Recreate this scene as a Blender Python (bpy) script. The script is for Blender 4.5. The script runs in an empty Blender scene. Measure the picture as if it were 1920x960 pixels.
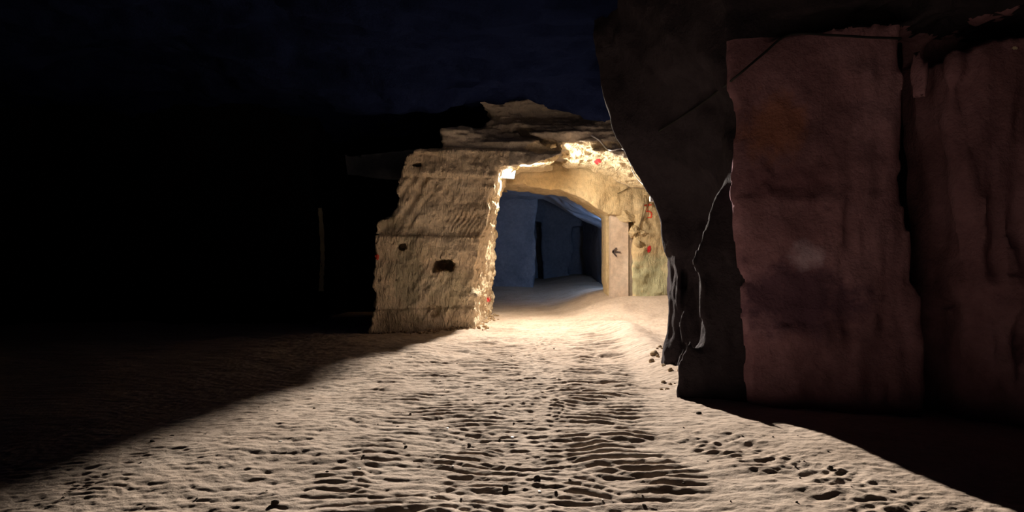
import bpy, bmesh, math, random
import numpy as np
from mathutils import Vector, Matrix
from mathutils.bvhtree import BVHTree

random.seed(7)
rng = np.random.default_rng(11)
SC = bpy.context.scene
COL = SC.collection

# ------------------------------------------------------------------ camera, world, lamp light, exposure
FPX, HOR, CAMZ = 1250.0, 480.0, 1.6           # focal length and horizon in pixels of the 1920x960 frame
cam = bpy.data.cameras.new('camera'); cam.sensor_width = 36.0; cam.lens = 36.0 * FPX / 1920.0
cam.clip_start = 0.05; cam.clip_end = 200
camo = bpy.data.objects.new('camera', cam); COL.objects.link(camo)
camo.location = (0, 0, CAMZ); camo.rotation_euler = (math.radians(90), 0, 0)
SC.camera = camo

w = bpy.data.worlds.new('world'); SC.world = w; w.use_nodes = True
w.node_tree.nodes['Background'].inputs[0].default_value = (0, 0, 0, 1)
w.node_tree.nodes['Background'].inputs[1].default_value = 0.0

SC.view_settings.view_transform = 'Standard'; SC.view_settings.look = 'None'
SC.view_settings.exposure = 0.0; SC.view_settings.gamma = 1.0
SC.view_settings.use_curve_mapping = False
SC.cycles.diffuse_bounces = 8; SC.cycles.max_bounces = 12

LAMP = Vector((-0.05, 15.8, 3.545)); LAMP_DIR = Vector((0.45, -0.80, -0.33)).normalized()
def flood(name, loc, direction, size, power, colour, fall):
    """area light of a floodlight; fall = weights of (quadratic, linear, constant) fall-off"""
    l = bpy.data.lights.new(name, 'AREA'); l.shape = 'DISK'; l.size = size; l.energy = power; l.color = colour
    l.use_nodes = True; nt = l.node_tree; em = nt.nodes['Emission']
    f = nt.nodes.new('ShaderNodeLightFalloff'); f.inputs['Strength'].default_value = 1.0
    acc = None
    for i, k in enumerate(fall):
        m = nt.nodes.new('ShaderNodeMath'); m.operation = 'MULTIPLY_ADD'
        nt.links.new(f.outputs[i], m.inputs[0]); m.inputs[1].default_value = k; m.inputs[2].default_value = 0
        if acc: nt.links.new(acc, m.inputs[2])
        acc = m.outputs[0]
    nt.links.new(acc, em.inputs['Strength'])
    o = bpy.data.objects.new(name, l); COL.objects.link(o); o.location = loc
    o.rotation_euler = direction.to_track_quat('-Z', 'Y').to_euler()
    return o
flood('floodlight_beam', LAMP + LAMP_DIR * 0.03, LAMP_DIR, 0.16, 165.0, (1.0, 0.88, 0.76), (0.0, 0.06, 0.160))
spill = bpy.data.lights.new('floodlight_spill', 'POINT'); spill.energy = 500.0; spill.color = (1.0, 0.88, 0.70); spill.shadow_soft_size = 0.03
spo = bpy.data.objects.new('floodlight_spill', spill); COL.objects.link(spo); spo.location = LAMP + LAMP_DIR * 0.022
# added cool fill lamp, unseen behind the squared column, brightens the far room
FILL_LAMP = Vector((3.08, 20.3, 2.25)); FILL_LAMP_DIR = Vector((-0.30, 0.93, -0.10)).normalized()
flood('far_fill_light', FILL_LAMP + FILL_LAMP_DIR * 0.05, FILL_LAMP_DIR, 0.2, 45.0, (0.45, 0.66, 1.0), (1.0, 0.0, 0.0))

# ------------------------------------------------------------------ helpers
def W(px, py, Y):
    """the place that lies at depth Y behind pixel (px, py)"""
    return Vector(((px - 960) / FPX * Y, Y, CAMZ - (py - HOR) / FPX * Y))

_T = rng.uniform(-1, 1, (64, 64, 64)).astype(np.float32)
def noise3(x, y, z):
    x = np.asarray(x, np.float32); y = np.asarray(y, np.float32); z = np.asarray(z, np.float32)
    xi = np.floor(x).astype(np.int32); yi = np.floor(y).astype(np.int32); zi = np.floor(z).astype(np.int32)
    fx = x - xi; fy = y - yi; fz = z - zi
    fx = fx * fx * (3 - 2 * fx); fy = fy * fy * (3 - 2 * fy); fz = fz * fz * (3 - 2 * fz)
    x0 = xi & 63; x1 = (xi + 1) & 63; y0 = yi & 63; y1 = (yi + 1) & 63; z0 = zi & 63; z1 = (zi + 1) & 63
    a = _T[x0, y0, z0] * (1 - fx) + _T[x1, y0, z0] * fx
    b = _T[x0, y1, z0] * (1 - fx) + _T[x1, y1, z0] * fx
    c = _T[x0, y0, z1] * (1 - fx) + _T[x1, y0, z1] * fx
    d = _T[x0, y1, z1] * (1 - fx) + _T[x1, y1, z1] * fx
    return (a * (1 - fy) + b * fy) * (1 - fz) + (c * (1 - fy) + d * fy) * fz
def fbm(x, y, z, f=(1, 1, 1), octv=4, gain=0.5, off=0.0):
    t = 0; a = 1.0; k = 1.0
    for i in range(octv):
        t = t + a * noise3(x * f[0] * k + off + 7.3 * i, y * f[1] * k + off * 1.7 + 3.1 * i, z * f[2] * k - off + 5.7 * i)
        a *= gain; k *= 2.03
    return t
def sstep(a, b, x):
    t = np.clip((x - a) / (b - a), 0, 1); return t * t * (3 - 2 * t)

def surface_nets(F, org, h):
    """quads of the zero surface of F (negative inside the rock)"""
    nx, ny, nz = F.shape
    ins = F < 0
    cell = np.zeros((nx - 1, ny - 1, nz - 1), np.int8)
    for i in (0, 1):
        for j in (0, 1):
            for k in (0, 1):
                cell += ins[i:nx - 1 + i, j:ny - 1 + j, k:nz - 1 + k]
    act = np.argwhere((cell > 0) & (cell < 8))
    idx = np.full(cell.shape, -1, np.int32); idx[act[:, 0], act[:, 1], act[:, 2]] = np.arange(len(act))
    P = np.zeros((len(act), 3), np.float32); N = np.zeros(len(act), np.float32)
    cor = [(i, j, k) for i in (0, 1) for j in (0, 1) for k in (0, 1)]
    val = {c: F[act[:, 0] + c[0], act[:, 1] + c[1], act[:, 2] + c[2]] for c in cor}
    for a in cor:
        for ax in range(3):
            if a[ax]: continue
            b = list(a); b[ax] = 1; b = tuple(b)
            fa, fb = val[a], val[b]; m = (fa < 0) != (fb < 0)
            t = np.where(m, fa / np.where(m, fa - fb, 1), 0)
            pt = np.tile(np.array(a, np.float32), (len(act), 1)); pt[:, ax] += t
            P[m] += pt[m]; N[m] += 1
    V = (act + P / N[:, None]) * np.asarray(h) + np.asarray(org)
    Q = []
    for ax in range(3):
        o1, o2 = (ax + 1) % 3, (ax + 2) % 3
        sl0 = [slice(None)] * 3; sl1 = [slice(None)] * 3
        sl0[ax] = slice(0, -1); sl1[ax] = slice(1, None)
        ch = ins[tuple(sl0)] != ins[tuple(sl1)]
        e = np.argwhere(ch)
        e = e[(e[:, o1] > 0) & (e[:, o2] > 0) & (e[:, o1] < F.shape[o1] - 1) & (e[:, o2] < F.shape[o2] - 1)]
        flip = ins[e[:, 0], e[:, 1], e[:, 2]]
        c = []
        for d1, d2 in ((-1, -1), (0, -1), (0, 0), (-1, 0)):
            q = e.copy(); q[:, o1] += d1; q[:, o2] += d2
            c.append(idx[q[:, 0], q[:, 1], q[:, 2]])
        q = np.stack(c, 1); q[~flip] = q[~flip][:, ::-1]
        Q.append(q)
    Q = np.concatenate(Q); Q = Q[(Q >= 0).all(1)]
    return V.astype(np.float32), Q.astype(np.int32)

def link(name, mesh, mat=None, parent=None):
    o = bpy.data.objects.new(name, mesh); COL.objects.link(o)
    if mat is not None: mesh.materials.append(mat)
    if parent is not None: o.parent = parent
    return o
def mesh_arrays(name, V, Q, mat=None, parent=None, smooth=True):
    used, inv = np.unique(Q, return_inverse=True)
    V = np.ascontiguousarray(V[used], np.float32); Q = inv.reshape(Q.shape).astype(np.int32)
    me = bpy.data.meshes.new(name); n, k = Q.shape
    me.vertices.add(len(V)); me.vertices.foreach_set('co', V.ravel())
    me.loops.add(n * k); me.loops.foreach_set('vertex_index', Q.ravel())
    me.polygons.add(n); me.polygons.foreach_set('loop_start', np.arange(0, n * k, k, dtype=np.int32))
    me.polygons.foreach_set('use_smooth', np.full(n, smooth))
    me.update(calc_edges=True); me.validate()
    return link(name, me, mat, parent)
def bm_obj(name, bm, mat=None, parent=None, smooth=False):
    me = bpy.data.meshes.new(name); bm.to_mesh(me); bm.free()
    if smooth:
        for p in me.polygons: p.use_smooth = True
    return link(name, me, mat, parent)
def tag(o, label=None, cat=None, group=None, kind=None):
    if label: o['label'] = label
    if cat: o['category'] = cat
    if group: o['group'] = group
    if kind: o['kind'] = kind
    return o
def empty(name, loc=(0, 0, 0)):
    o = bpy.data.objects.new(name, None); COL.objects.link(o); o.location = loc
    o.empty_display_size = 0.1
    return o
def keep_parent(ch, par):
    ch.parent = par; ch.matrix_parent_inverse = Matrix.Translation(par.location).inverted()
def bbox(bm, c, s, rot=None, bev=0.0):
    r = bmesh.ops.create_cube(bm, size=1.0)
    M = Matrix.Translation(c) @ (rot or Matrix()) @ Matrix.Diagonal((*s, 1))
    bmesh.ops.transform(bm, matrix=M, verts=r['verts'])
    if bev:
        ed = list({e for v in r['verts'] for e in v.link_edges})
        bmesh.ops.bevel(bm, geom=ed, offset=bev, segments=2, profile=0.5, affect='EDGES')
def tube(name, pts, rad, mat, parent=None, seg=8, taper=None):
    """round wire through points, smoothed with a Catmull-Rom spline"""
    pts = [Vector(p) for p in pts]; path = []
    ext = [2 * pts[0] - pts[1]] + pts + [2 * pts[-1] - pts[-2]]
    for i in range(1, len(ext) - 2):
        a, b, c, d = ext[i - 1:i + 3]
        for s in range(6):
            t = s / 6
            path.append(0.5 * ((2 * b) + (c - a) * t + (2 * a - 5 * b + 4 * c - d) * t * t + (3 * b - a - 3 * c + d) * t ** 3))
    path.append(pts[-1])
    bm = bmesh.new(); rings = []
    for i, p in enumerate(path):
        t = (path[min(i + 1, len(path) - 1)] - path[max(i - 1, 0)]).normalized()
        u = t.cross(Vector((0.13, 0.2, 1))).normalized(); v = t.cross(u)
        r = rad if taper is None else rad * taper(i / (len(path) - 1))
        rings.append([bm.verts.new(p + (u * math.cos(6.2832 * k / seg) + v * math.sin(6.2832 * k / seg)) * r) for k in range(seg)])
    for a, b in zip(rings, rings[1:]):
        for k in range(seg): bm.faces.new((a[k], a[(k + 1) % seg], b[(k + 1) % seg], b[k]))
    bm.faces.new(rings[0][::-1]); bm.faces.new(rings[-1])
    return bm_obj(name, bm, mat, parent, True)

# ------------------------------------------------------------------ materials (all node based)
def rock_mat(name, ca, cb, cc=None, scale=1.0, bump=0.5, bdist=0.03, chisel=0.0, stain=None, rough=0.95, speck=0.0, axis=(1, 1, 1), spec=0.1):
    m = bpy.data.materials.new(name); m.use_nodes = True; nt = m.node_tree; N = nt.nodes; L = nt.links
    bs = N['Principled BSDF']; bs.inputs['Roughness'].default_value = rough
    bs.inputs['Specular IOR Level'].default_value = spec
    tc = N.new('ShaderNodeTexCoord'); mp = N.new('ShaderNodeMapping'); mp.inputs['Scale'].default_value = axis
    L.new(tc.outputs['Object'], mp.inputs['Vector']); vec = mp.outputs[0]
    def noise(sc, det, rgh=0.55, v=None):
        n = N.new('ShaderNodeTexNoise'); n.inputs['Scale'].default_value = sc * scale
        n.inputs['Detail'].default_value = det; n.inputs['Roughness'].default_value = rgh
        L.new(v or vec, n.inputs['Vector']); return n.outputs['Fac']
    def ramp(fac, stops):
        r = N.new('ShaderNodeValToRGB'); e = r.color_ramp.elements
        e[0].position, e[0].color = stops[0][0], (*stops[0][1], 1)
        e[1].position, e[1].color = stops[-1][0], (*stops[-1][1], 1)
        for p, c in stops[1:-1]:
            q = e.new(p); q.color = (*c, 1)
        L.new(fac, r.inputs[0]); return r.outputs[0]
    def mix(a, b, fac, mode='MIX'):
        x = N.new('ShaderNodeMix'); x.data_type = 'RGBA'; x.blend_type = mode
        for s, v in ((x.inputs[6], a), (x.inputs[7], b), (x.inputs[0], fac)):
            if isinstance(v, (tuple, float, int)): s.default_value = (*v, 1) if isinstance(v, tuple) else v
            else: L.new(v, s)
        return x.outputs[2]
    cc = cc or cb
    col = ramp(noise(0.9, 5), [(0.32, ca), (0.52, cb), (0.7, cc)])
    fine = ramp(noise(9, 6, 0.7), [(0.25, (0.62, 0.62, 0.62)), (0.7, (1.06, 1.05, 1.03))])
    col = mix(col, fine, 0.8, 'MULTIPLY')
    if speck:
        sp = ramp(noise(38, 3, 0.6), [(0.60, (1, 1, 1)), (0.68, (0.35, 0.30, 0.26))])
        col = mix(col, sp, speck, 'MULTIPLY')
    for st in (stain or []):                    # stains with a place of their own: centre, radii, colour, strength
        c, r, sc_, k = st
        sub = N.new('ShaderNodeVectorMath'); sub.operation = 'SUBTRACT'; sub.inputs[1].default_value = c
        L.new(tc.outputs['Object'], sub.inputs[0])
        dv = N.new('ShaderNodeVectorMath'); dv.operation = 'DIVIDE'; dv.inputs[1].default_value = r
        L.new(sub.outputs[0], dv.inputs[0])
        ln = N.new('ShaderNodeVectorMath'); ln.operation = 'LENGTH'; L.new(dv.outputs[0], ln.inputs[0])
        ad = N.new('ShaderNodeMath'); ad.operation = 'MULTIPLY_ADD'; ad.inputs[1].default_value = 2.4
        L.new(noise(3.1, 5, 0.65), ad.inputs[0]); L.new(ln.outputs['Value'], ad.inputs[2])
        mr = N.new('ShaderNodeMapRange'); mr.inputs['From Min'].default_value = 1.75; mr.inputs['From Max'].default_value = 2.35
        mr.inputs['To Min'].default_value = k; mr.inputs['To Max'].default_value = 0; L.new(ad.outputs[0], mr.inputs['Value'])
        col = mix(col, sc_, mr.outputs[0])
    L.new(col, bs.inputs['Base Color'])
    hsum = N.new('ShaderNodeMath'); hsum.operation = 'MULTIPLY_ADD'; hsum.inputs[1].default_value = 0.35
    L.new(noise(26, 5, 0.65), hsum.inputs[0]); L.new(noise(6, 6, 0.6), hsum.inputs[2]); h = hsum.outputs[0]
    if chisel:
        mp2 = N.new('ShaderNodeMapping'); mp2.inputs['Rotation'].default_value = (0, math.radians(32), 0)
        mp2.inputs['Scale'].default_value = (13, 5, 3.2); L.new(tc.outputs['Object'], mp2.inputs['Vector'])
        cn = N.new('ShaderNodeTexNoise'); cn.inputs['Scale'].default_value = 1.0; cn.inputs['Detail'].default_value = 5
        cn.inputs['Distortion'].default_value = 1.3; L.new(mp2.outputs[0], cn.inputs['Vector'])
        a2 = N.new('ShaderNodeMath'); a2.operation = 'MULTIPLY_ADD'; a2.inputs[1].default_value = chisel
        L.new(cn.outputs['Fac'], a2.inputs[0]); L.new(h, a2.inputs[2]); h = a2.outputs[0]
    b = N.new('ShaderNodeBump'); b.inputs['Strength'].default_value = bump; b.inputs['Distance'].default_value = bdist
    L.new(h, b.inputs['Height']); L.new(b.outputs[0], bs.inputs['Normal'])
    return m
def plain_mat(name, c, rough=0.6, metal=0.0, var=0.15, sc=30.0, emit=0.0, ecol=None):
    m = bpy.data.materials.new(name); m.use_nodes = True; nt = m.node_tree; N = nt.nodes; L = nt.links
    bs = N['Principled BSDF']; bs.inputs['Roughness'].default_value = rough; bs.inputs['Metallic'].default_value = metal
    n = N.new('ShaderNodeTexNoise'); n.inputs['Scale'].default_value = sc; n.inputs['Detail'].default_value = 4
    tc = N.new('ShaderNodeTexCoord'); L.new(tc.outputs['Object'], n.inputs['Vector'])
    r = N.new('ShaderNodeValToRGB'); r.color_ramp.elements[0].position = 0.3; r.color_ramp.elements[1].position = 0.7
    r.color_ramp.elements[0].color = (*[k * (1 - var) for k in c], 1); r.color_ramp.elements[1].color = (*[min(1, k * (1 + var)) for k in c], 1)
    L.new(n.outputs['Fac'], r.inputs[0]); L.new(r.outputs[0], bs.inputs['Base Color'])
    if emit:
        bs.inputs['Emission Color'].default_value = (*(ecol or c), 1); bs.inputs['Emission Strength'].default_value = emit
    return m
M_PILLAR = rock_mat('warm_limestone', (0.80, 0.64, 0.45), (0.87, 0.725, 0.53), (0.90, 0.78, 0.60), bump=1.0, bdist=0.075, chisel=1.6,
    stain=[((-2.15, 13.9, 1.25), (0.42, 1.2, 0.95), (0.40, 0.37, 0.26), 0.75), ((-1.25, 14.2, 0.9), (0.5, 0.8, 0.5), (0.50, 0.46, 0.30), 0.5),
           ((-2.3, 13.7, 0.15), (0.5, 1, 0.4), (0.30, 0.24, 0.16), 0.55), ((-2.5, 13.8, 2.3), (0.35, 1, 0.3), (0.38, 0.33, 0.22), 0.7)])
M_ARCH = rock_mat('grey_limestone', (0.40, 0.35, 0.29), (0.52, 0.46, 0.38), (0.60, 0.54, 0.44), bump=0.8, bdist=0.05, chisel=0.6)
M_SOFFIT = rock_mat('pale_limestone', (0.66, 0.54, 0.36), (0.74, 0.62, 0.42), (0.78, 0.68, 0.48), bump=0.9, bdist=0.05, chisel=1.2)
M_INNER = rock_mat('cream_limestone', (0.60, 0.46, 0.27), (0.70, 0.56, 0.35), (0.75, 0.62, 0.42), bump=0.8, bdist=0.045, chisel=0.5,
    stain=[((3.75, 18.0, 0.95), (0.8, 1.0, 0.75), (0.50, 0.52, 0.34), 0.8)])
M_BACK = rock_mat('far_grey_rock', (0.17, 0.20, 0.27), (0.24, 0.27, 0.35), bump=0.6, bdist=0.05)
M_DARK = rock_mat('shade_black_rock', (0.004, 0.004, 0.006), (0.008, 0.008, 0.010), spec=0.0, bump=0.6, bdist=0.05)  # near-black base colour stands in for the darkness of the gallery
M_CEIL = rock_mat('shade_blue_ceiling', (0.005, 0.008, 0.028), (0.010, 0.016, 0.052), spec=0.0, bump=0.7, bdist=0.06)  # darkness and blue lamp glow are put into the base colour
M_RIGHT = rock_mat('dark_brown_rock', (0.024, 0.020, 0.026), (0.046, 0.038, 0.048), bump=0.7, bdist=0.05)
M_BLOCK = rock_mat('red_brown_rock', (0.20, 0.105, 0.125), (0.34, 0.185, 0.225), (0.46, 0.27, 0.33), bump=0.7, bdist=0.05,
    stain=[((2.9, 6.7, 1.15), (0.75, 1, 0.42), (0.12, 0.065, 0.10), 0.9), ((3.05, 6.6, 1.62), (0.17, 1, 0.16), (0.62, 0.48, 0.60), 0.8),
           ((2.9, 6.7, 2.35), (0.55, 1, 0.18), (0.15, 0.07, 0.09), 0.7), ((2.75, 6.7, 2.95), (0.3, 1, 0.35), (0.42, 0.17, 0.10), 0.6)])
M_SAND = rock_mat('trodden_sand', (0.50, 0.40, 0.325), (0.60, 0.49, 0.405), (0.64, 0.535, 0.45), bump=0.8, bdist=0.016, speck=0.35, scale=1.8)
M_STONE = rock_mat('loose_limestone', (0.34, 0.25, 0.16), (0.50, 0.38, 0.25), scale=4, bump=0.5, bdist=0.01)
M_DSTONE = rock_mat('dark_pebble', (0.05, 0.04, 0.035), (0.10, 0.08, 0.065), scale=4, bump=0.4, bdist=0.01)
M_CHIP = plain_mat('white_chip', (0.85, 0.83, 0.78), 0.4)
M_COLUMN = rock_mat('plastered_stone', (0.62, 0.50, 0.42), (0.70, 0.58, 0.49), (0.72, 0.62, 0.54), bump=0.35, bdist=0.02)
M_COLSIDE = rock_mat('grey_column_side', (0.34, 0.28, 0.25), (0.42, 0.36, 0.32), bump=0.6, bdist=0.02, scale=3)  # darker and greyer than the front of the column
M_RED = plain_mat('red_paint', (0.78, 0.035, 0.05), 0.7)
M_REDW = plain_mat('worn_red_paint', (0.72, 0.09, 0.05), 0.8)
M_BLACK = plain_mat('black_paint', (0.07, 0.05, 0.05), 0.8)
M_CABLE = plain_mat('black_cable', (0.004, 0.003, 0.003), 0.9)
M_WIRE = plain_mat('brown_wire', (0.14, 0.10, 0.05), 0.6)
M_WHITE = plain_mat('white_plastic', (0.85, 0.85, 0.84), 0.4)
M_METAL = plain_mat('grey_metal', (0.25, 0.25, 0.26), 0.4, 0.8)
M_GLOW = plain_mat('lit_lens', (1, 0.97, 0.9), 0.3, emit=60.0, ecol=(1, 0.96, 0.88))
M_FILL_GLOW = plain_mat('fill_lens_cool', (0.8, 0.9, 1), 0.3, emit=3.0, ecol=(0.6, 0.75, 1))  # lens of the added fill lamp
M_PALE = rock_mat('pale_patch_stone', (0.60, 0.52, 0.38), (0.72, 0.64, 0.48), bump=0.6, bdist=0.02, scale=3)  # pale tone for rock patches and for the painted light strip

# ------------------------------------------------------------------ floor: rippled, trodden sand
def grow(a, b, d0, d1):
    n = max(2, int(abs(b - a) * 2 / (d0 + d1))); t = np.linspace(0, 1, n + 1)
    s = np.cumsum(np.concatenate([[0], d0 + (d1 - d0) * t[:-1]])); return a + (b - a) * s / s[-1]
_GY = np.linspace(-8, 36, 2000); _GI = np.cumsum(1.0 / np.interp(_GY, [3, 6, 12], [0.130, 0.165, 0.26])) * (_GY[1] - _GY[0])
def floor_base(x, y):
    z = 0.06 * fbm(x, y, 0 * x, (0.35, 0.35, 1), 3)
    z = z + 0.55 * sstep(17.3, 29, y)
    z = z + 0.50 * sstep(1.0, 3.0, x) * sstep(15.2, 18.0, y) * (1 - 0.6 * sstep(19, 24, y))
    z = z + 0.10 * np.exp(-((x + 1.0) / 0.35) ** 2) * sstep(13.2, 14.3, y) * (1 - sstep(17, 18, y))
    z = z + 0.16 * np.exp(-((x - 2.35) / 0.4) ** 2) * sstep(7.2, 8.2, y) * (1 - sstep(14, 16, y))
    return z
def floor_z(x, y):
    x = np.asarray(x, np.float32); y = np.asarray(y, np.float32); o = 0 * x
    z = floor_base(x, y)
    wv = 0.10 * noise3(x * 0.8, y * 0.7, o + 3)
    cl = np.interp(y, [2, 4.8, 7, 11, 14, 18], [-0.75, -0.68, -0.60, -0.50, -0.25, 0.1]) + wv
    cr = np.interp(y, [2, 4.8, 7, 11, 14, 18], [0.70, 0.80, 0.95, 1.35, 1.75, 2.2]) + wv
    ml = np.exp(-np.abs((x - cl) / 0.62) ** 3); mr = np.exp(-np.abs((x - cr) / 0.50) ** 3.5)
    mm = np.exp(-np.abs((x - 0.5 * (cl + cr)) / 0.45) ** 3)
    fade = (1 - 0.75 * sstep(15.5, 18.5, y)) * (1 + 0.9 * sstep(5.5, 11, y) + 0.5 * sstep(11, 15, y))
    lam = np.interp(y, [3, 6, 12], [0.130, 0.165, 0.26]); g = np.interp(y, _GY, _GI)       # ripple length grows along the track
    wx = 0.20 * fbm(x, y, o, (1.1, 0.5, 1), 2, off=4) + 0.055 * noise3(x * 3.6, y * 2.2, o) + 0.02 * noise3(x * 8, y * 5, o + 2)
    r1 = np.abs(np.sin(3.1416 * (g + wx / lam))) ** 0.9
    r2 = np.abs(np.sin(3.1416 * (g * 1.2 + (-0.8 * wx + 0.10 * noise3(x * 2.2, y * 1.2, o + 30) + 0.12 * x) / lam))) ** 0.9
    pick = sstep(-0.35, 0.35, noise3(x * 1.9, y * 2.2, o + 9))
    rip = r1 * pick + r2 * (1 - pick)
    seg = np.clip(0.72 + 0.55 * noise3(x * 2.6, y * 3.4, o + 19), 0.25, 1.15)
    wf = 1.5 * wx + 0.03 * noise3(x * 9, y * 6, o + 6)
    fine = np.abs(np.sin(3.1416 * (g + wf / lam) / 0.52)) * np.clip(0.6 + 0.7 * noise3(x * 6, y * 9, o + 50), 0, 1.1)
    lump = np.clip(noise3(x * 3.4, y * 11.0, o + 17) * 1.2 + 0.1, 0, 1)
    grit = noise3(x * 11, y * 24, o + 3) + 0.6 * noise3(x * 24, y * 45, o + 13)
    z = z + fade * mr * (0.036 * rip * seg + 0.006 * lump - 0.02)
    z = z + fade * ml * (0.027 * rip * seg + 0.006 * lump + 0.005 * fine - 0.014)
    z = z + fade * mm * (0.010 * fine + 0.006 * rip * seg)
    z = z + fade * (0.0030 + 0.003 * mm) * grit
    side = sstep(-0.2, 0.7, cl - 0.25 - x)
    z = z + side * (0.014 * rip * seg * np.exp(-np.abs(x + 1.5)) + 0.006 * fine + 0.010 * np.clip(fbm(x, y, o, (2.2, 4.0, 1), 3, off=2), -0.5, 1)) * fade
    rs = sstep(0.2, 0.9, x - cr)
    z = z + rs * 0.012 * fbm(x, y, o, (2.5, 4.5, 1), 3, off=8)
    # churned tyre track running off to the lower right
    tx, ty = x - 1.62, y - 5.75; dx, dy = 0.46, -0.888
    along = tx * dx + ty * dy; across = tx * dy * -1 + ty * dx
    tm = np.exp(-(across / 0.33) ** 4) * sstep(-0.35, 0.15, along) * (1 - sstep(3.0, 3.8, along))
    lug = 0.5 + 0.5 * np.sin(6.2832 * (along / 0.085 + np.abs(across) * 2.4 + 0.25 * noise3(x * 3, y * 3, o + 5)))
    z = z + tm * (0.010 * lug * np.clip(0.5 + noise3(x * 2.5, y * 2.5, o + 8), 0, 1.2) + 0.016 * np.clip(fbm(x, y, o, (8, 12, 1), 3, off=12), -0.4, 1) - 0.006)
    # boot prints on the left
    for fx, fy, fr in ((-2.92, 5.15, 0.25), (-2.95, 4.62, -0.2)):
        c, s = math.cos(fr), math.sin(fr); u = (x - fx) * c + (y - fy) * s; v = -(x - fx) * s + (y - fy) * c
        r = np.sqrt((u / 0.085) ** 2 + (v / 0.19) ** 2)
        z = z - 0.010 * (1 - sstep(0.7, 1.1, r)) * (0.7 + 0.3 * np.sin(v * 130)) 
    z = z + 0.0035 * fbm(x, y, o, (17, 26, 1), 2, off=1)
    return z
xs = np.concatenate([grow(-13, -4.2, 0.30, 0.03)[:-1], np.linspace(-4.2, 3.4, 560)[:-1], grow(3.4, 9.5, 0.03, 0.30)])
ys = [-6.0]
while ys[-1] < 34:
    y_ = ys[-1]; ys.append(y_ + (0.25 if y_ < 3.2 else (0.0027 * y_ if y_ < 17 else 0.14)))
ys = np.array(ys)
X, Y = np.meshgrid(xs, ys, indexing='ij')
Z = floor_z(X, Y)
nI, nJ = X.shape
ii, jj = np.meshgrid(np.arange(nI - 1), np.arange(nJ - 1), indexing='ij'); b0 = (ii * nJ + jj).ravel()
QF = np.stack([b0, b0 + nJ, b0 + nJ + 1, b0 + 1], 1)
floor = mesh_arrays('floor', np.stack([X.ravel(), Y.ravel(), Z.ravel()], 1), QF, M_SAND)
tag(floor, 'pale trodden sand floor with rippled wheel tracks', 'floor', kind='structure')
def fz(x, y): return float(floor_z(np.array([x]), np.array([y]))[0])

# ------------------------------------------------------------------ rock masses (solid fields turned into meshes)
def field(org, end, h, base_fn, detail_fn, band=0.45):
    org = np.array(org, np.float32); end = np.array(end, np.float32)
    n = np.ceil((end - org) / h).astype(int) + 1
    ax = [org[i] + h * np.arange(n[i], dtype=np.float32) for i in range(3)]
    x, y, z = np.meshgrid(*ax, indexing='ij', sparse=True)
    F = np.ascontiguousarray(np.broadcast_to(base_fn(x, y, z), tuple(n))).astype(np.float32)
    m = np.abs(F) < band
    i, j, k = np.nonzero(m)
    F[m] += detail_fn(ax[0][i], ax[1][j], ax[2][k])
    return surface_nets(F, org, h)
def box_sdf(x, y, z, c, s):
    return np.maximum(np.maximum(np.abs(x - c[0]) - s[0], np.abs(y - c[1]) - s[1]), np.abs(z - c[2]) - s[2])
def centres(V, Q): return V[Q].mean(1)
def split(V, Q, key, parts):
    """parts: list of (name, material, parent, label); key: part number for every quad"""
    out = []
    for i, (nm, mt, par, lab) in enumerate(parts):
        q = Q[key == i]
        if len(q):
            o = mesh_arrays(nm, V, q, mt, None)
            if par is not None: keep_parent(o, par)
            if lab: o['label'] = lab
            out.append(o)
        else: out.append(None)
    return out

# ---- front wall: left pillar and the rock arch above the passage
FX0 = -0.82
def face_y(x, z):
    y = 14.4 + 0.40 * np.minimum(x - FX0, 0)
    y = y + np.interp(z, [-.5, .48, .52, 2.0, 2.08, 3.26, 3.34, 3.86, 3.95, 4.4, 4.5, 5.5], [-.06, -.06, 0, 0.03, 0.13, 0.10, 0.03, 0.06, 0.22, 0.16, 0.34, 0.36])
    return y
def left_x(z):
    return np.interp(z, [-.5, 1.4, 2.0, 2.06, 2.3, 2.5, 2.65, 3.28, 3.34, 3.6, 3.88, 3.9, 4.33, 4.36, 4.55, 4.6, 5.4],
                        [-2.84, -2.82, -2.87, -2.86, -2.74, -2.52, -2.41, -2.30, -2.32, -2.20, -1.92, -1.42, -1.42, -1.2, -0.72, -0.6, -0.5])
def jamb_x(y, z):
    f = np.interp(z, [-.5, 0, .5, 1.2, 1.95, 2.28, 2.86, 3.13, 3.40, 4], [-.84, -.82, -.80, -.79, -.72, -.60, -.48, -.42, -.29, -.2])
    b = np.interp(z, [-.5, 0, .75, 1.46, 2.17, 2.9, 3.6, 4], [-.46, -.49, -.53, -.53, -.43, -.30, -.10, 0.0])
    t = np.clip((y - 14.4) / 3.4, -0.3, 1.2); return f + (b - f) * t
def soffit_z(x):
    return np.interp(x, [-.4, -.29, -.1, .1, .44, .62, 1.05, 1.15, 2.0, 2.5, 3.2, 5], [3.40, 3.50, 3.60, 3.61, 3.63, 3.67, 3.82, 4.00, 3.88, 3.72, 3.50, 3.4])
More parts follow.
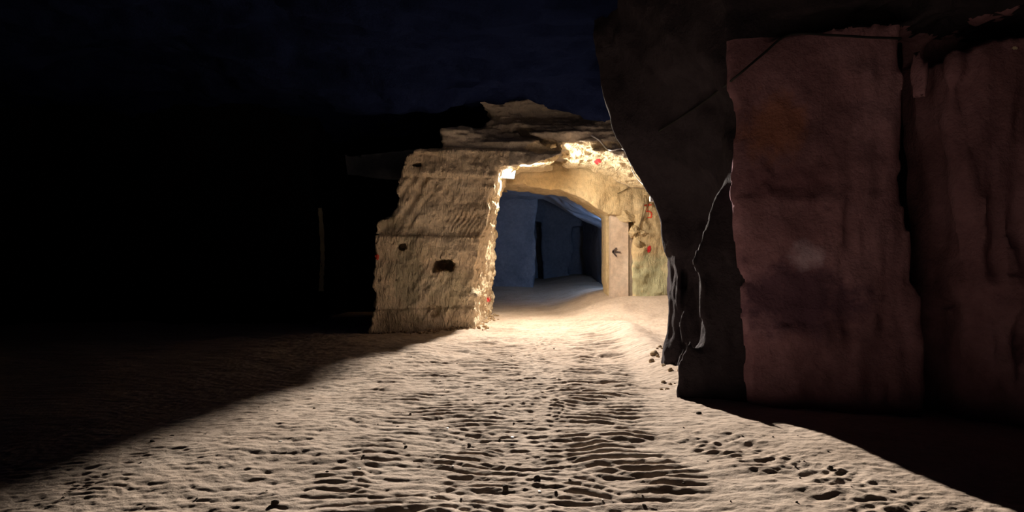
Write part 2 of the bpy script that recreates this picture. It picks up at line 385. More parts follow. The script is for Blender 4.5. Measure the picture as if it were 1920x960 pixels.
def front_base(x, y, z):
    s = np.maximum(face_y(x, z) - y, y - 17.75)
    s = np.maximum(s, left_x(z) - x)
    s = np.maximum(s, x - 5.2)
    op = np.maximum(jamb_x(y, z) - x, z - soffit_z(x) - 0.18 * sstep(14.55, 15.0, y) * sstep(0.0, 0.3, x) * (1 - sstep(1.0, 1.6, x)))
    s = np.maximum(s, -op)
    s = np.maximum(s, 0.40 - np.sqrt((x + 0.02) ** 2 + ((y - 15.75) * 0.8) ** 2 + (z - 3.50) ** 2))      # hollow that holds the lamp
    # cut slots and cracks
    c = W(828, 497, 13.95); s = np.maximum(s, -box_sdf(x, y, z, (c.x, c.y + 0.35, c.z), (0.185, 0.75, 0.105)))
    c = W(861, 286, 14.1); s = np.maximum(s, -np.maximum(np.maximum(np.abs((x - c.x) + 0.35 * (z - c.z)) - 0.04, np.abs(z - c.z) - 0.09), y - 14.55))
    c = W(1008, 262, 14.6); s = np.maximum(s, -np.maximum(np.maximum(np.abs(x - c.x) - 0.33, np.abs(z - c.z + 0.28 * (x - c.x)) - 0.115), y - 14.95))
    c = W(768, 307, 13.75); s = np.maximum(s, -np.maximum(np.maximum(np.abs(x - c.x + .1) - 0.30, np.abs(z - c.z - 0.05 * (x - c.x)) - 0.028), y - 14.3))
    c = W(778, 512, 13.8); s = np.maximum(s, -np.maximum(np.maximum(np.abs(x - c.x) - 0.014, np.abs(z - c.z) - 0.32), y - 13.87))
    for px, py, r in ((751, 461, .022), (742, 525, .022), (810, 588, .03), (812, 581, .025), (842, 453, .02), (800, 392, 0.02)):
        c = W(px, py, 13.75); s = np.maximum(s, -np.maximum(np.sqrt(((x - c.x) / 1.6) ** 2 + (z - c.z) ** 2) - r, y - 14.15))
    return s
def front_detail(x, y, z):
    n = 0.10 * fbm(x, y, z, (0.9, 0.9, 0.9), 3, off=2)
    lay = fbm(x, y, z, (0.8, 0.8, 4.2), 4, off=6)
    up = sstep(3.7, 4.1, z)
    n = n + (0.05 + 0.15 * up) * lay
    # diagonal pick strokes
    ca, sa = math.cos(0.62), math.sin(0.62)
    u, v = x * ca - z * sa, x * sa + z * ca
    on_face = (y < 14.9).astype(np.float32) * (1 - up)
    st = noise3(u * 11, y * 2.5, v * 2.6) + 0.5 * noise3(u * 21 + 4, y * 5, v * 5)
    n = n + 0.046 * st * on_face * np.clip(0.6 + noise3(x * 1.3, y, z * 1.3 + 40), 0.15, 1.4)
    n = n + 0.028 * fbm(x, y, z, (5, 5, 5), 3, off=9)
    # fan of long strokes low on the upper block
    fan = np.exp(-(((x + 1.0) / 0.42) ** 2 + ((z - 2.3) / 0.32) ** 2)) * on_face
    n = n + 0.035 * fan * np.sin((x + 0.55 * z * -1 + .06 * noise3(x * 5, y, z * 5)) * 62)
    inn = ((y > 14.7) & (x < 0.2)).astype(np.float32)
    n = n + inn * (0.055 * fbm(x, y, z, (2.6, 2.6, 2.6), 2, off=3) + 0.035 * fbm(x, y, z, (8, 8, 8), 2, off=13))
    n = n + ((z > 3.5) & (x > 0.9) & (y > 14.55)).astype(np.float32) * 0.05 * noise3(x * 9 + z * 5, y * 4.5, z * 3)
    brk = np.exp(-(((x + 2.55) / 0.3) ** 2 + ((z - 2.3) / 0.25) ** 2))
    n = n + brk * 0.10 * fbm(x, y, z, (5, 5, 5), 2, off=14)
    seam = np.exp(-((z - 2.04) / 0.018) ** 2) + 0.9 * np.exp(-((z - 0.5) / 0.02) ** 2) + 0.7 * np.exp(-((z - 3.31 - 0.03 * x) / 0.015) ** 2)
    return n + 0.035 * seam * on_face
V, Q = field((-3.4, 13.0, -0.35), (4.6, 18.2, 5.5), 0.026, front_base, front_detail, band=0.37)
C = centres(V, Q)
pillar = tag(empty('rock_pillar', (-1.7, 14.6, 0)), 'tan limestone pillar with pick marks, left of the lit passage', 'rock pillar')
arch = tag(empty('rock_arch', (0.9, 14.6, 3.5)), 'layered limestone arch spanning the top of the lit passage', 'rock arch')
zc, xc, yc = C[:, 2], C[:, 0], C[:, 1]
key = np.full(len(Q), 4)
pm = (xc < -0.05 + 0.0 * yc) & (zc < 3.93)
key[pm & (zc < 0.5)] = 0; key[pm & (zc >= 0.5) & (zc < 2.04)] = 1
key[pm & (zc >= 2.04) & (zc < 3.31 + 0.03 * xc)] = 2; key[pm & (zc >= 3.31 + 0.03 * xc)] = 3
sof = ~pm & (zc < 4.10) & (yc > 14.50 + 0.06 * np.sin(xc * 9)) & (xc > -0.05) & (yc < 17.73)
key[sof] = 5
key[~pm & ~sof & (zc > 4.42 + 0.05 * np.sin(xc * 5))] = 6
fr = split(V, Q, key, [('foot_bed', M_PILLAR, pillar, 'dark-footed lowest bed of the limestone pillar'),
    ('lower_bed', M_PILLAR, pillar, 'wide limestone bed with a dark slot cut in it'),
    ('upper_bed', M_PILLAR, pillar, 'narrower limestone bed with a fan of pick strokes'),
    ('cap_bed', M_PILLAR, pillar, 'overhanging top bed of the limestone pillar'),
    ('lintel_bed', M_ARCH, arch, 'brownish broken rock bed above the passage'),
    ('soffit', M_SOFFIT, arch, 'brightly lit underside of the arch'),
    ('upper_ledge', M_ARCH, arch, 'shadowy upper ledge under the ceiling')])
V_FRONT, Q_FRONT = V, Q

# ---- inner lintel and pier, deeper in the passage
def low_z(x): return np.interp(x, [-2, -.2, 1.15, 1.5, 2.0, 2.35, 2.6, 2.68], [3.50, 3.47, 3.42, 3.34, 3.12, 2.92, 2.74, -1])
def inner_base(x, y, z):
    s = np.maximum(17.78 + 0.10 * (x - 1) * (x > 1) - y, y - 19.6)
    s = np.maximum(s, low_z(x) - z)
    s = np.maximum(s, -np.maximum(np.maximum(x - 3.33, y - 18.7), z - 2.74))                # bay in which the column stands
    s = np.maximum(s, -np.maximum(np.abs(x - 2.75) - 0.33, np.maximum(np.abs(z - 3.10 + 0.12 * (x - 2.6)) - 0.03, y - 18.15)))
    s = np.maximum(s, -np.maximum(np.abs(x - 3.95) - 0.22, np.maximum(np.abs(z - 2.28 - 0.12 * (x - 3.9)) - 0.03, y - 18.3)))
    return s
def inner_detail(x, y, z):
    n = 0.10 * fbm(x, y, z, (0.8, 0.8, 0.9), 3, off=21) + 0.035 * fbm(x, y, z, (4, 4, 4), 3, off=5)
    n = n + 0.03 * fbm(x, y, z, (1.2, 1.2, 6), 2, off=25)
    return n - 0.10 * sstep(2.3, 2.2, z) * sstep(3.2, 3.4, x) * 0.6
V2, Q2 = field((-1.6, 17.2, -0.2), (5.4, 20.0, 4.9), 0.04, inner_base, inner_detail)
inner = mesh_arrays('inner_arch', V2, Q2, M_INNER)
tag(inner, 'cream limestone inner arch and pier behind the white lamp', 'rock arch')

# ---- right wall
ZL = np.array([-.4, 0, .35, .6, .85, 1.1, 1.55, 2.1, 2.5, 2.9, 3.3, 3.75, 4.2, 4.8, 5.8])
RT = {  # depth: x of the rock face at each height
 15.0: [3.6, 3.6, 3.6, 3.6, 3.6, 3.6, 3.6, 3.5, 3.4, 3.2, 3.0, 2.7, 2.5, 2.3, 2.0],
 12.0: [3.0, 3.0, 3.0, 3.0, 3.0, 3.0, 3.0, 2.95, 2.8, 2.6, 2.35, 2.1, 1.9, 1.8, 1.6],
 10.2: [2.45, 2.45, 2.45, 2.45, 2.45, 2.45, 2.46, 2.42, 2.24, 2.0, 1.80, 1.6, 1.5, 1.4, 1.3],
 9.5: [2.18, 2.18, 2.18, 2.18, 2.18, 2.18, 2.19, 2.12, 1.92, 1.65, 1.46, 1.32, 1.24, 1.15, 1.0],
 9.1: [2.35, 2.35, 2.35, 2.35, 2.35, 2.35, 2.37, 2.40, 2.28, 2.02, 1.80, 1.65, 1.55, 1.4, 1.2],
 8.6: [2.53, 2.53, 2.54, 2.55, 2.55, 2.56, 2.60, 2.68, 2.56, 2.32, 2.10, 1.95, 1.8, 1.6, 1.4],
 8.0: [2.08, 2.06, 2.22, 2.40, 2.42, 2.42, 2.40, 2.55, 2.58, 2.50, 2.30, 2.1, 1.95, 1.8, 1.6],
 7.55: [1.87, 1.87, 1.90, 2.06, 2.11, 2.08, 2.05, 2.26, 2.42, 2.42, 2.36, 2.25, 2.1, 1.9, 1.7],
 7.25: [2.60, 2.60, 2.59, 2.59, 2.58, 2.56, 2.55, 2.52, 2.48, 2.44, 2.38, 2.30,
  2.3, 1.9, 1.4],
 7.17: [2.50, 2.49, 2.48, 2.48, 2.47, 2.45, 2.43, 2.40, 2.38, 2.35, 2.30, 2.24, 2.3, 1.9, 1.4],
 7.09: [2.55, 2.54, 2.53, 2.53, 2.52, 2.50, 2.48, 2.45, 2.43, 2.40, 2.35, 2.29, 2.5, 2.1, 1.6],
 6.55: [4.15] * 12 + [3.6, 3.3, 2.9],
 5.80: [5.7] * 12 + [5.2, 4.8, 4.2],
 4.0: [6.4] * 11 + [6.4, 6.2, 5.8, 5.2], 0.0: [7.0] * 15}
_ry = np.array(sorted(RT)); _rt = np.array([RT[k] for k in _ry])
def right_base(x, y, z):
    zz = np.asarray(z).ravel(); yy = np.asarray(y).ravel()
    tab = np.stack([np.interp(yy, _ry, [np.interp(zv, ZL, r) for r in _rt]) for zv in zz], 1)     # (ny, nz)
    R = tab[None, :, :].astype(np.float32)
    s = (R - x) * np.where(y < 7.1, 0.36, 0.75)
    # dark crevice between the two blocks, dark gap above the second one
    cr = np.maximum(np.abs(x - 4.16 + 0.10 * (z - 2) * 0.4) - 0.13, 5.9 - y)
    s = np.maximum(s, -np.maximum(cr, np.maximum(y - 8.4, z - 3.9)))
    s = np.maximum(s, -np.maximum(np.maximum(np.abs(z - 3.78 - 0.06 * (x - 4.6)) - 0.16, y - 7.2), 4.05 - x))
    s = np.maximum(s, -np.maximum(np.maximum(np.abs(z - 3.99 - 0.05 * (x - 2.5)) - 0.07, y - 7.0), x - 4.0))
    return s
def right_detail(x, y, z):
    deep = sstep(7.1, 7.4, y)
    n = 0.05 * fbm(x, y, z, (0.8, 0.8, 0.9), 3, off=31)
    n = n + (0.034 + 0.002 * deep) * fbm(x, y, z, (3.2, 3.2, 2.2), 3, off=33)
    n = n + (0.035 * sstep(2.1, 2.8, z) * deep) * fbm(x + 0.6 * z, y, z, (2.5, 0.8, 1.2), 3, off=37)
    blk = 1 - deep
    led = np.exp(-((z - 2.38 - 0.15 * noise3(x * 1.3, y, z)) / 0.22) ** 2) * np.exp(-((x - 3.0) / 0.5) ** 2)
    n = n + blk * (0.07 * led * fbm(x, y, z, (4, 4, 6), 3, off=44) + 0.05 * np.exp(-((z - 1.2) / 0.35) ** 2) * fbm(x, y, z, (2.2, 2, 4.5), 3, off=46))
    n = n + blk * sstep(3.25, 3.6, x + 0.15 * (3 - z)) * 0.09 * fbm(x, y, z, (5, 3, 0.9), 3, off=48)
    crk = np.exp(-((z - 0.83 - 0.10 * np.sin((x - 2.7) * 5)) / 0.018) ** 2) * np.exp(-((x - 2.85) / 0.22) ** 2)
    n = n + blk * 0.05 * crk
    flute = np.exp(-((y - 9.05) / 0.28) ** 2) + np.exp(-((y - 7.65) / 0.35) ** 2)
    n = n + flute * sstep(2.2, 1.6, z) * 0.105 * fbm(x, y, z, (7, 7, 1.7), 3, off=41)
    return n
V3, Q3 = field((-0.6, 2.6, -0.25), (7.2, 15.2, 5.6), 0.036, right_base, right_detail, band=0.30)
C3 = centres(V3, Q3)
wr = tag(empty('wall_right', (4, 8, 0)), 'dark rough rock wall right of the sandy track', 'wall', kind='structure')
k3 = np.zeros(len(Q3), int)
frontm = (C3[:, 1] < 7.235) & (C3[:, 2] < 3.92)
k3[frontm & (C3[:, 0] < 4.16)] = 1; k3[frontm & (C3[:, 0] >= 4.16)] = 2
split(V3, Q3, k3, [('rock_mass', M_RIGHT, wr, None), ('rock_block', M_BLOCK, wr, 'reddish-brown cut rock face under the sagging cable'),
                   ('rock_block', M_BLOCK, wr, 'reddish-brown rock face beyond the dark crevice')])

# ---- ceiling, left gallery, far room
xs = np.linspace(-12, 6.5, 220); ys2 = np.linspace(-5, 18.2, 260)
X, Y = np.meshgrid(xs, ys2, indexing='ij')
def ceil_z(x, y):
    o = 0 * x
    z = 5.0 + 0.22 * fbm(x, y, o, (0.5, 0.5, 1), 4, off=51)
    q = fbm(x, y, o, (0.45, 0.9, 1), 3, off=55); z = z + 0.14 * np.round(q * 3) / 1.5
    z = z + 0.05 * fbm(x, y, o, (3, 3, 1), 3, off=57)
    return z - 0.25 * sstep(9, 13.5, y) * np.exp(-(x / 3.0) ** 2)
Z = ceil_z(X, Y); nI, nJ = X.shape
ii, jj = np.meshgrid(np.arange(nI - 1), np.arange(nJ - 1), indexing='ij'); b0 = (ii * nJ + jj).ravel()
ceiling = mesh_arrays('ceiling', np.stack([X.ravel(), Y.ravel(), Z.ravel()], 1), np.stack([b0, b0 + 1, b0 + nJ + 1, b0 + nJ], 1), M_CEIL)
tag(ceiling, 'dark bluish rock ceiling above the arch', 'ceiling', kind='structure')

def left_base(x, y, z):
    s = np.maximum(np.maximum(-4.62 + 0.1 * np.sin(z * 2) * 0 - (-x) * 0 - 0 * y, 0 * x), 0) * 0 + np.maximum(x + 4.60, 15.6 - y)
    return np.minimum(s, x + 10.5 + 0.10 * (y - 8))
def left_detail(x, y, z): return 0.12 * fbm(x, y, z, (0.8, 0.8, 0.8), 3, off=61)
V4, Q4 = field((-12.5, -2.0, -0.3), (-3.9, 20.0, 5.6), 0.10, left_base, left_detail, band=0.5)
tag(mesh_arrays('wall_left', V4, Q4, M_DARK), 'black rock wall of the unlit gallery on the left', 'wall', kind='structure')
# dark rock closing the gallery behind the pillar
def lb_base(x, y, z): return np.maximum(np.maximum(18.6 - y, y - 21.0), np.maximum(x + 1.75, -6 - x))
V5, Q5 = field((-6.2, 18.0, -0.3), (-1.2, 21.4, 5.6), 0.10, lb_base, left_detail, band=0.5)
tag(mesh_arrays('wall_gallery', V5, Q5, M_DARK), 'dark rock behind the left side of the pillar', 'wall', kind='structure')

def far_base(x, y, z):
    s1 = np.maximum(np.maximum(25.2 - y, x - 0.85 - 0.04 * (z - 1)), y - 28)                       # nearer wall on the left
    s2 = 30.0 - y                                                                                  # end wall
    s3 = np.maximum(3.25 - x - 0.05 * (z - 1), 22.5 - y)                                           # right side
    s = np.minimum(np.minimum(s1, s2), s3)
    # slabs: doorway slit and a recessed bay in the end wall
    s = np.maximum(s, -box_sdf(x, y, z, (1.15, 30.2, 1.6), (0.22, 0.9, 1.6)))
    s = np.maximum(s, -box_sdf(x, y, z, (3.0, 30.2, 1.6), (0.35, 0.7, 1.4)))
    roof = np.maximum(np.interp(x, [-6, .4, 1.15, 3.26, 4], [3.75, 3.72, 3.62, 2.60, 2.4]) + 0.02 * (24 - y) * 0 - z, y - 24.2)
    roof = np.maximum(roof, 18.4 - y)
    top = 4.4 - z
    return np.minimum(np.minimum(s, roof), top)
def far_detail(x, y, z):
    return 0.10 * fbm(x, y, z, (0.7, 0.7, 1.1), 4, off=71) + 0.10 * sstep(2.3, 2.9, z) * (y < 24.4) * fbm(x + z, y, z, (0.9, 1.6, 1.5), 3, off=74)
V6, Q6 = field((-5.0, 18.3, -0.2), (4.4, 31.6, 5.0), 0.075, far_base, far_detail)
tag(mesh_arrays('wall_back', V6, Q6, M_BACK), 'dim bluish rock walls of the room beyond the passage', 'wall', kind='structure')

BV = {}
def bvh(*keys):
    k = tuple(keys)
    if k not in BV:
        src = {'front': (V_FRONT, Q_FRONT), 'inner': (V2, Q2), 'right': (V3, Q3), 'left': (V4, Q4)}[keys[0]]
        lo, hi = keys[1], keys[2]
        c = centres(*src); m = ((c > np.array(lo)) & (c < np.array(hi))).all(1)
        BV[k] = BVHTree.FromPolygons([tuple(map(float, v)) for v in src[0]], [tuple(map(int, q)) for q in src[1][m]])
    return BV[k]
def hit_px(tree, px, py, default):
    """where the surface lies behind this pixel"""
    d = (W(px, py, 1.0) - Vector((0, 0, CAMZ))).normalized()
    loc, nor, i, dist = tree.ray_cast(Vector((0, 0, CAMZ)), d, 60)
    return (loc if loc is not None else W(px, py, default)), d

def stroke(name, tree, pts, wid, mat, parent, default, lift=0.008, label=None):
    """painted stroke lying on the rock"""
    P = []
    for (a, b) in zip(pts, pts[1:]):
        for s in range(6): P.append((a[0] + (b[0] - a[0]) * s / 6, a[1] + (b[1] - a[1]) * s / 6))
    P.append(pts[-1])
    bm = bmesh.new(); prev = None
    for i, p in enumerate(P):
        q0, q1 = P[max(i - 1, 0)], P[min(i + 1, len(P) - 1)]
        t = Vector((q1[0] - q0[0], q1[1] - q0[1])); t = t.normalized() if t.length else Vector((1, 0))
        k = wid * (0.8 + 0.4 * random.random()); nx, ny = -t.y * k / 2, t.x * k / 2
        row = []
        for sx in (1, 0, -1):
            loc, d = hit_px(tree, p[0] + nx * sx, p[1] + ny * sx, default)
            row.append(bm.verts.new(loc - d * lift))
        if prev:
            for k2 in range(2): bm.faces.new((prev[k2], prev[k2 + 1], row[k2 + 1], row[k2]))
        prev = row
    o = bm_obj(name, bm, mat, None, True)
    if parent is not None:
        keep_parent(o, parent) if parent.location.length else setattr(o, 'parent', parent)
    if label: o['label'] = label
    return o
def blotch(name, tree, cx, cy, rx, ry, mat, parent, default, label=None, lift=0.010, seedv=0):
    rr = random.Random(seedv); bm = bmesh.new(); rings = []
    c0, d = hit_px(tree, cx, cy, default); c = bm.verts.new(c0 - d * lift)
    n = 18; irr = [0.75 + 0.45 * rr.random() for _ in range(n)]
    for f in (0.5, 1.0):
        ring = []
        for k in range(n):
            a = 6.2832 * k / n
            loc, d = hit_px(tree, cx + rx * f * irr[k] * math.cos(a), cy + ry * f * irr[k] * math.sin(a), default)
            ring.append(bm.verts.new(loc - d * lift))
        rings.append(ring)
    for k in range(n):
        bm.faces.new((c, rings[0][k], rings[0][(k + 1) % n]))
        bm.faces.new((rings[0][k], rings[1][k], rings[1][(k + 1) % n], rings[0][(k + 1) % n]))
    o = bm_obj(name, bm, mat, None, True)
    if parent is not None:
        keep_parent(o, parent) if parent.location.length else setattr(o, 'parent', parent)
    if label: o['label'] = label
    return o
TF = bvh('front', (-4, 12, -1), (5, 19, 6)); TI = bvh('inner', (-4, 12, -1), (7, 21, 6))
blotch('paint_mark', TF, 916, 562, 4, 5, M_RED, pillar, 16, 'red paint dot on the bright side of the pillar', seedv=1)
blotch('paint_mark', TF, 1120, 303, 6, 5, M_RED, arch, 15.5, 'red paint dot under the arch', seedv=2)
blotch('paint_mark', TF, 707, 482, 4, 6, M_REDW, pillar, 13.7, 'faded red smear on the left edge of the pillar', seedv=3)
blotch('paint_mark', TI, 1217, 467, 3.5, 7, M_RED, inner, 18, 'red paint drip on the pier', seedv=4)
blotch('pale_patch', TF, 976, 182, 12, 8, M_PALE, arch, 14.6, 'pale patch high on the arch', seedv=5)  # patches paler than the rock around them
blotch('pale_patch', TF, 1022, 205, 7, 4, M_PALE, arch, 14.6, 'small pale patch high on the arch', seedv=6)
for pts in ([(1207, 385), (1222, 384)], [(1216, 381), (1211, 397), (1217, 396), (1222, 400), (1221, 408), (1214, 408)]):
    stroke('painted_number', TI, pts, 2.6, M_REDW, inner, 18, label='red brushed number on the pier')

# ------------------------------------------------------------------ squared column with an arrow
col = tag(empty('stone_column', W(1168, 557, 18.05)), 'squared pinkish stone column marked with a black arrow', 'column')
def slab(name, quad, y0, y1, z0, z1, mat, parent, label=None):
    nx, nz = 10, 40; V_, Q_ = [], []
    (xa, ya), (xb, yb) = quad
    def add(side):
        base = len(V_)
        for i in range(nx + 1):
            for k in range(nz + 1):
                t = i / nx; z = z0 + (z1 - z0) * k / nz
                x = xa + (xb - xa) * t; y = ya + (yb - ya) * t
                j = 0.012 * float(noise3(np.array([x * 6]), np.array([z * 5]), np.array([side * 9.0]))[0])
                V_.append((x + j * 0.4, y + j + (0 if side == 0 else (y1 - y0)), z))
        for i in range(nx):
            for k in range(nz):
                a = base + i * (nz + 1) + k; f = (a, a + nz + 1, a + nz + 2, a + 1)
                Q_.append(f if side == 0 else f[::-1])
        return base
    b0_, b1_ = add(0), add(1); n1 = nz + 1
    for k in range(nz):
        Q_.append((b0_ + k, b0_ + k + 1, b1_ + k + 1, b1_ + k)); e = nx * n1
        Q_.append((b0_ + e + k + 1, b0_ + e + k, b1_ + e + k, b1_ + e + k + 1))
    for i in range(nx):
        a, b = i * n1, (i + 1) * n1
        Q_.append((b0_ + a + nz, b0_ + b + nz, b1_ + b + nz, b1_ + a + nz)); Q_.append((b0_ + b, b0_ + a, b1_ + a, b1_ + b))
    o = mesh_arrays(name, np.array(V_), np.array(Q_), mat, None, False); keep_parent(o, parent)
    if label: o['label'] = label
    return o
YC = 18.05
xa, xb, xd = W(1145, 500, YC).x, W(1178, 500, YC).x, W(1190, 500, YC).x
z0c, z1c = W(0, 562, YC).z, W(0, 392, YC).z
slab('front_face', ((xa, YC), (xb, YC - 0.02)), 0, 0.34, z0c, z1c, M_COLUMN, col, 'pale pinkish plastered face')
slab('side_face', ((xb + 0.005, YC + 0.0), (xd + 0.03, YC + 0.06)), 0, 0.2, z0c, W(0, 440, YC).z, M_COLSIDE, col, 'grey side of the column')
arrow = bmesh.new()
def flat_bar(bm, p, q, wd, y):
    p, q = Vector(p), Vector(q); d = (q - p).normalized(); n = Vector((-d.z, 0, d.x)) * wd / 2
    vs = [bm.verts.new(v) for v in (p - n, q - n, q + n, p + n)]; bm.faces.new(vs)
ya_ = YC - 0.035
P_ = lambda px, py: W(px, py, YC) * 1.0
for a, b in (((1148, 472), (1163, 473)), ((1148, 472), (1156, 465)), ((1148, 472), (1156, 481))):
    pa, pb = P_(*a), P_(*b); pa.y = pb.y = ya_
    flat_bar(arrow, pa, pb, 0.042, ya_)
ar = bm_obj('arrow_mark', arrow, M_BLACK); keep_parent(ar, col); ar['label'] = 'black painted arrow pointing left'

# ------------------------------------------------------------------ the floodlight
def floodlight(name, loc, direction, glow, label, s=1.0):
    t = tag(empty(name, loc), label, 'floodlight')
    rot = direction.to_track_quat('-Z', 'Y').to_matrix().to_4x4()
    def part(nm, mat, build, smooth=False):
        bm = bmesh.new(); build(bm); bmesh.ops.transform(bm, matrix=rot @ Matrix.Scale(s, 4), verts=bm.verts)
        o = bm_obj(nm, bm, mat, None, smooth); o.parent = t; return o
    hs = part('housing', M_METAL, lambda bm: bbox(bm, (0, 0, 0.055), (0.24, 0.18, 0.06), bev=0.012))
    part('lens', glow, lambda bm: bbox(bm, (0, 0, 0.018), (0.19, 0.14, 0.012), bev=0.004))
    def fins(bm):
        for i in range(7): bbox(bm, ((i - 3) * 0.03, 0, 0.10), (0.006, 0.15, 0.03))
    part('cooling_fins', M_METAL, fins).parent = hs
    def brk(bm):
        bbox(bm, (0.13, 0, 0.085), (0.006, 0.03, 0.09)); bbox(bm, (-0.13, 0, 0.085), (0.006, 0.03, 0.09)); bbox(bm, (0, 0, 0.132), (0.266, 0.03, 0.006))
    part('bracket', M_METAL, brk)
    return t
floodlight('floodlight', LAMP, LAMP_DIR, M_GLOW, 'glaring white floodlight fixed at the upper left corner of the passage', 1.5)
floodlight('floodlight', FILL_LAMP, FILL_LAMP_DIR, M_FILL_GLOW, 'added unseen cool fill lamp in the far room behind the squared column', 0.6)  # added body for the unseen fill lamp

# ------------------------------------------------------------------ cables, conduit, box
TR = bvh('right', (-1, 4, 2.0), (7, 15, 6))
def surf(tree, px, py, default, off):
    loc, d = hit_px(tree, px, py, default); return loc - d * off
blotch('pale_spot', TR, 1903, 90, 6, 3, M_PALE, wr, 6.0, 'small pale spot high on the rock', seedv=9)
pts = [surf(TR, px, py, dd, 0.04) for px, py, dd in ((1235, 246, 10), (1300, 205, 9), (1345, 172, 7.2))]
pts += [W(1385, 140, 6.9), W(1430, 102, 6.8), W(1480, 65, 6.7), W(1560, 66, 6.55), W(1630, 70, 6.4), W(1690, 72, 6.3)]
tag(tube('cable', pts, 0.012, M_CABLE), 'black cable slung along the top of the right-hand rock block', 'cable')
pts = [surf(TF, px, py, 14.3, 0.03) for px, py in ((1108, 254), (1122, 262), (1131, 272), (1138, 279), (1147, 282), (1156, 280), (1166, 279))]
tag(tube('white_conduit', pts, 0.016, M_WHITE), 'short white conduit bent along the right end of the arch', 'conduit')
pts = [W(1166, 279, 13.6), W(1174, 284, 13.0), W(1178, 298, 12.6), W(1183, 310, 12.4), W(1187, 322, 12.2), W(1198, 338, 12.0), W(1212, 352, 11.6), W(1222, 366, 11.2)]
tag(tube('white_cable', pts, 0.007, M_WHITE), 'white cable running down the rock edge to the small white box', 'cable')
jb = tag(empty('junction_box', W(1223, 373, 11.2)), 'small white junction box on the dark rock edge', 'junction box')
bm = bmesh.new(); bbox(bm, (0, 0, 0), (0.085, 0.06, 0.10), bev=0.012); bb = bm_obj('box_body', bm, M_WHITE); bb.parent = jb
bm = bmesh.new(); bbox(bm, (0, -0.034, 0), (0.075, 0.012, 0.09), bev=0.004); bm_obj('box_lid', bm, M_WHITE).parent = jb
pts = [surf(TI, px, py, 18, 0.03) for px, py in ((1208, 366), (1207, 385), (1204, 405), (1198, 425), (1194, 440), (1186, 449), (1178, 452), (1173, 446), (1171, 436))]
tag(tube('wall_wire', pts, 0.011, M_WIRE), 'thin brown wire looping down the pier beside the column', 'wire')
pts = [surf(TI, px, py, 18, 0.03) for px, py in ((1216, 378), (1212, 393), (1206, 408), (1200, 420), (1196, 432))]
tag(tube('wall_wire', pts, 0.009, M_WIRE), 'short brown wire beside the red number on the pier', 'wire')
pts = [surf(TI, px, py, 18, 0.03) for px, py in ((1190, 343), (1180, 351), (1168, 358), (1158, 363))]
tag(tube('wall_wire', pts, 0.010, M_WIRE), 'thin brown wire slanting across the inner arch', 'wire')

# ------------------------------------------------------------------ loose stones
def stone_mesh(name, seedv, flat=0.6, mat=M_STONE, d0=0.55, d1=0.35, sub=2):
    rr = random.Random(seedv); bm = bmesh.new(); bmesh.ops.create_icosphere(bm, subdivisions=sub, radius=1.0)
    planes = [(Vector((rr.gauss(0, 1), rr.gauss(0, 1), rr.gauss(0, 1))).normalized(), d0 + d1 * rr.random()) for _ in range(7)]
    for v in bm.verts:
        for n, d in planes:
            k = v.co.dot(n)
            if k > d: v.co -= n * (k - d)
        v.co *= 0.92 + 0.16 * rr.random(); v.co.z *= flat
    me = bpy.data.meshes.new(name); bm.to_mesh(me); bm.free(); me.materials.append(mat); return me
SM = [stone_mesh('stone', i, 0.5 + 0.05 * i) for i in range(8)]
DM = [stone_mesh('pebble', 20 + i, 0.6, M_DSTONE) for i in range(4)]
CM = [stone_mesh('chip', 30 + i, 0.35, M_CHIP) for i in range(3)]
PLACED = []
def stone(name, me, x, y, s, label, cat, group=None, z=None, rz=None):
    if z is None:
        if any((x - a) ** 2 + (y - b) ** 2 < (0.95 * (s + c)) ** 2 for a, b, c in PLACED): return None
        PLACED.append((x, y, s))
    o = bpy.data.objects.new(name, me); COL.objects.link(o)
    zz = fz(x, y) if z is None else z
    o.location = (x, y, zz + s * 0.22); o.scale = (s, s * random.uniform(0.7, 1.0), s)
    o.rotation_euler = (random.uniform(-.2, .2), random.uniform(-.2, .2), random.uniform(0, 6.28) if rz is None else rz)
    return tag(o, label, cat, group)
# rubble along the foot of the pillar
for i in range(130):
    t = random.random(); x = -3.0 + 2.15 * t; y = 14.4 + 0.40 * (x - FX0) - 0.10 - abs(random.gauss(0, 0.10))
    stone('rubble_stone', random.choice(SM), x, y, random.uniform(0.02, 0.065), 'crumbled limestone at the foot of the tan pillar', 'stone', 'rubble along the pillar foot')
for i in range(50):
    t = random.random(); y = 14.3 + 3.2 * t; x = float(jamb_x(np.array(y), np.array(0.0))) + 0.05 + abs(random.gauss(0, 0.09))
    stone('rubble_stone', random.choice(SM), x, y, random.uniform(0.02, 0.07), 'pale rubble at the foot of the bright side of the pillar', 'stone', 'rubble along the bright pillar side')
for i in range(15):
    y = random.uniform(7.4, 11.0); x = float(np.interp(y, [7, 7.6, 8, 8.5, 9, 9.5, 11], [2.35, 2.2, 1.92, 2.2, 2.22, 2.1, 2.5])) - abs(random.gauss(0.05, 0.12))
    stone('rubble_stone', random.choice(SM), x, y, random.uniform(0.015, 0.05), 'small rubble along the foot of the dark right wall', 'stone', 'rubble along the right wall')
for px, py, s in ((1226, 676, .075), (1222, 684, .05), (1258, 722, 0.06), (1263, 707, .05)):
    Yd = 1.6 * FPX / (py - HOR); stone('rubble_stone', SM[px % 8], (px - 960) / FPX * Yd, Yd, s, 'brown clod lying near the lit edge of the right wall', 'stone', 'clods near the right wall')
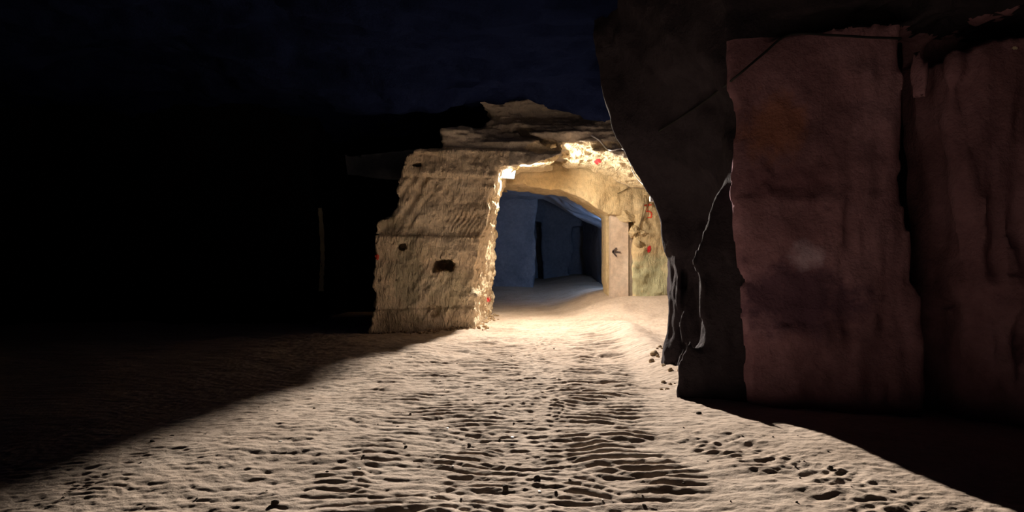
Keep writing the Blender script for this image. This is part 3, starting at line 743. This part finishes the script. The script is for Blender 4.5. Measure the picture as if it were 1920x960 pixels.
# pebbles that show on the sand
for px, py, s, lab in ((515, 948, .03, 'dark glossy pebble at the bottom left of the wheel tracks'), (286, 843, .022, 'dark pebble beside the boot prints near the shadow'),
        (322, 830, .02, 'flat dark pebble close to the left shadow edge'), (1556, 892, .035, 'dark clod in the churned tyre track'), (1310, 781, .03, 'dark pebble near the right shadow edge'),
        (1007, 903, .03, 'dark pebble between the wheel tracks'), (948, 923, .025, 'small black pebble in the middle strip'), (880, 833, .02, 'tiny dark pebble right of the left wheel track')):
    Yd = 1.6 * FPX / (py - HOR); stone('pebble', DM[px % 4], (px - 960) / FPX * Yd, Yd, s, lab, 'pebble')
for i in range(90):
    py = random.uniform(650, 955); Yd = 1.6 * FPX / (py - HOR); x = random.uniform(-3.3, 2.6) 
    if x < -2.3 - 0.3 * (9 - Yd) or x > 1.9 + 0.27 * (8 - Yd): continue
    stone('pebble', random.choice(DM), x, Yd, random.uniform(0.006, 0.016), 'tiny dark pebble scattered on the lit sand', 'pebble', 'tiny pebbles on the sand')
for px, py in ((1012, 928), (526, 842), (838, 804), (849, 876), (673, 883), (815, 940), (1130, 941), (961, 818)):
    Yd = 1.6 * FPX / (py - HOR); stone('white_chip', CM[px % 3], (px - 960) / FPX * Yd, Yd, random.uniform(0.010, 0.018), 'small white chip glinting on the sand', 'chip', 'white chips on the sand')
# stones wedged beside the column
WM = [stone_mesh('wedge', 60 + i, 0.62, M_INNER, 0.30, 0.45, 3) for i in range(4)]
for i, (px, py, sx, sz, lab) in enumerate(((1177, 405, .36, .19, 'flat rough stone wedged on top of the pinkish column'), (1186, 436, .24, .20, 'blocky stone wedged right of the column, under the wire'),
        (1206, 437, .20, .10, 'thin ledge stone sticking out beside the wire loop'), (1193, 458, .17, .15, 'lower rough stone wedged between column and pier'))):
    p = W(px, py, 18.0); o = bpy.data.objects.new('wedged_stone', WM[i]); COL.objects.link(o); o.location = p
    o.scale = (sx, 0.2, sz / 0.62); o.rotation_euler = (0, random.uniform(-.25, .25), 0)
    tag(o, lab, 'stone')
# sliver of light on the left gallery wall, painted as a pale strip
TL = bvh('left', (-6, 14, 0), (-3, 21, 4))
stroke('light_strip', TL, [(600, 390), (602, 415), (604, 450), (605, 485), (603, 520), (602, 546)], 8.0, M_PALE, bpy.data.objects['wall_left'], 15.9, lift=0.02, label='thin strip of light painted pale on the dark rock edge')
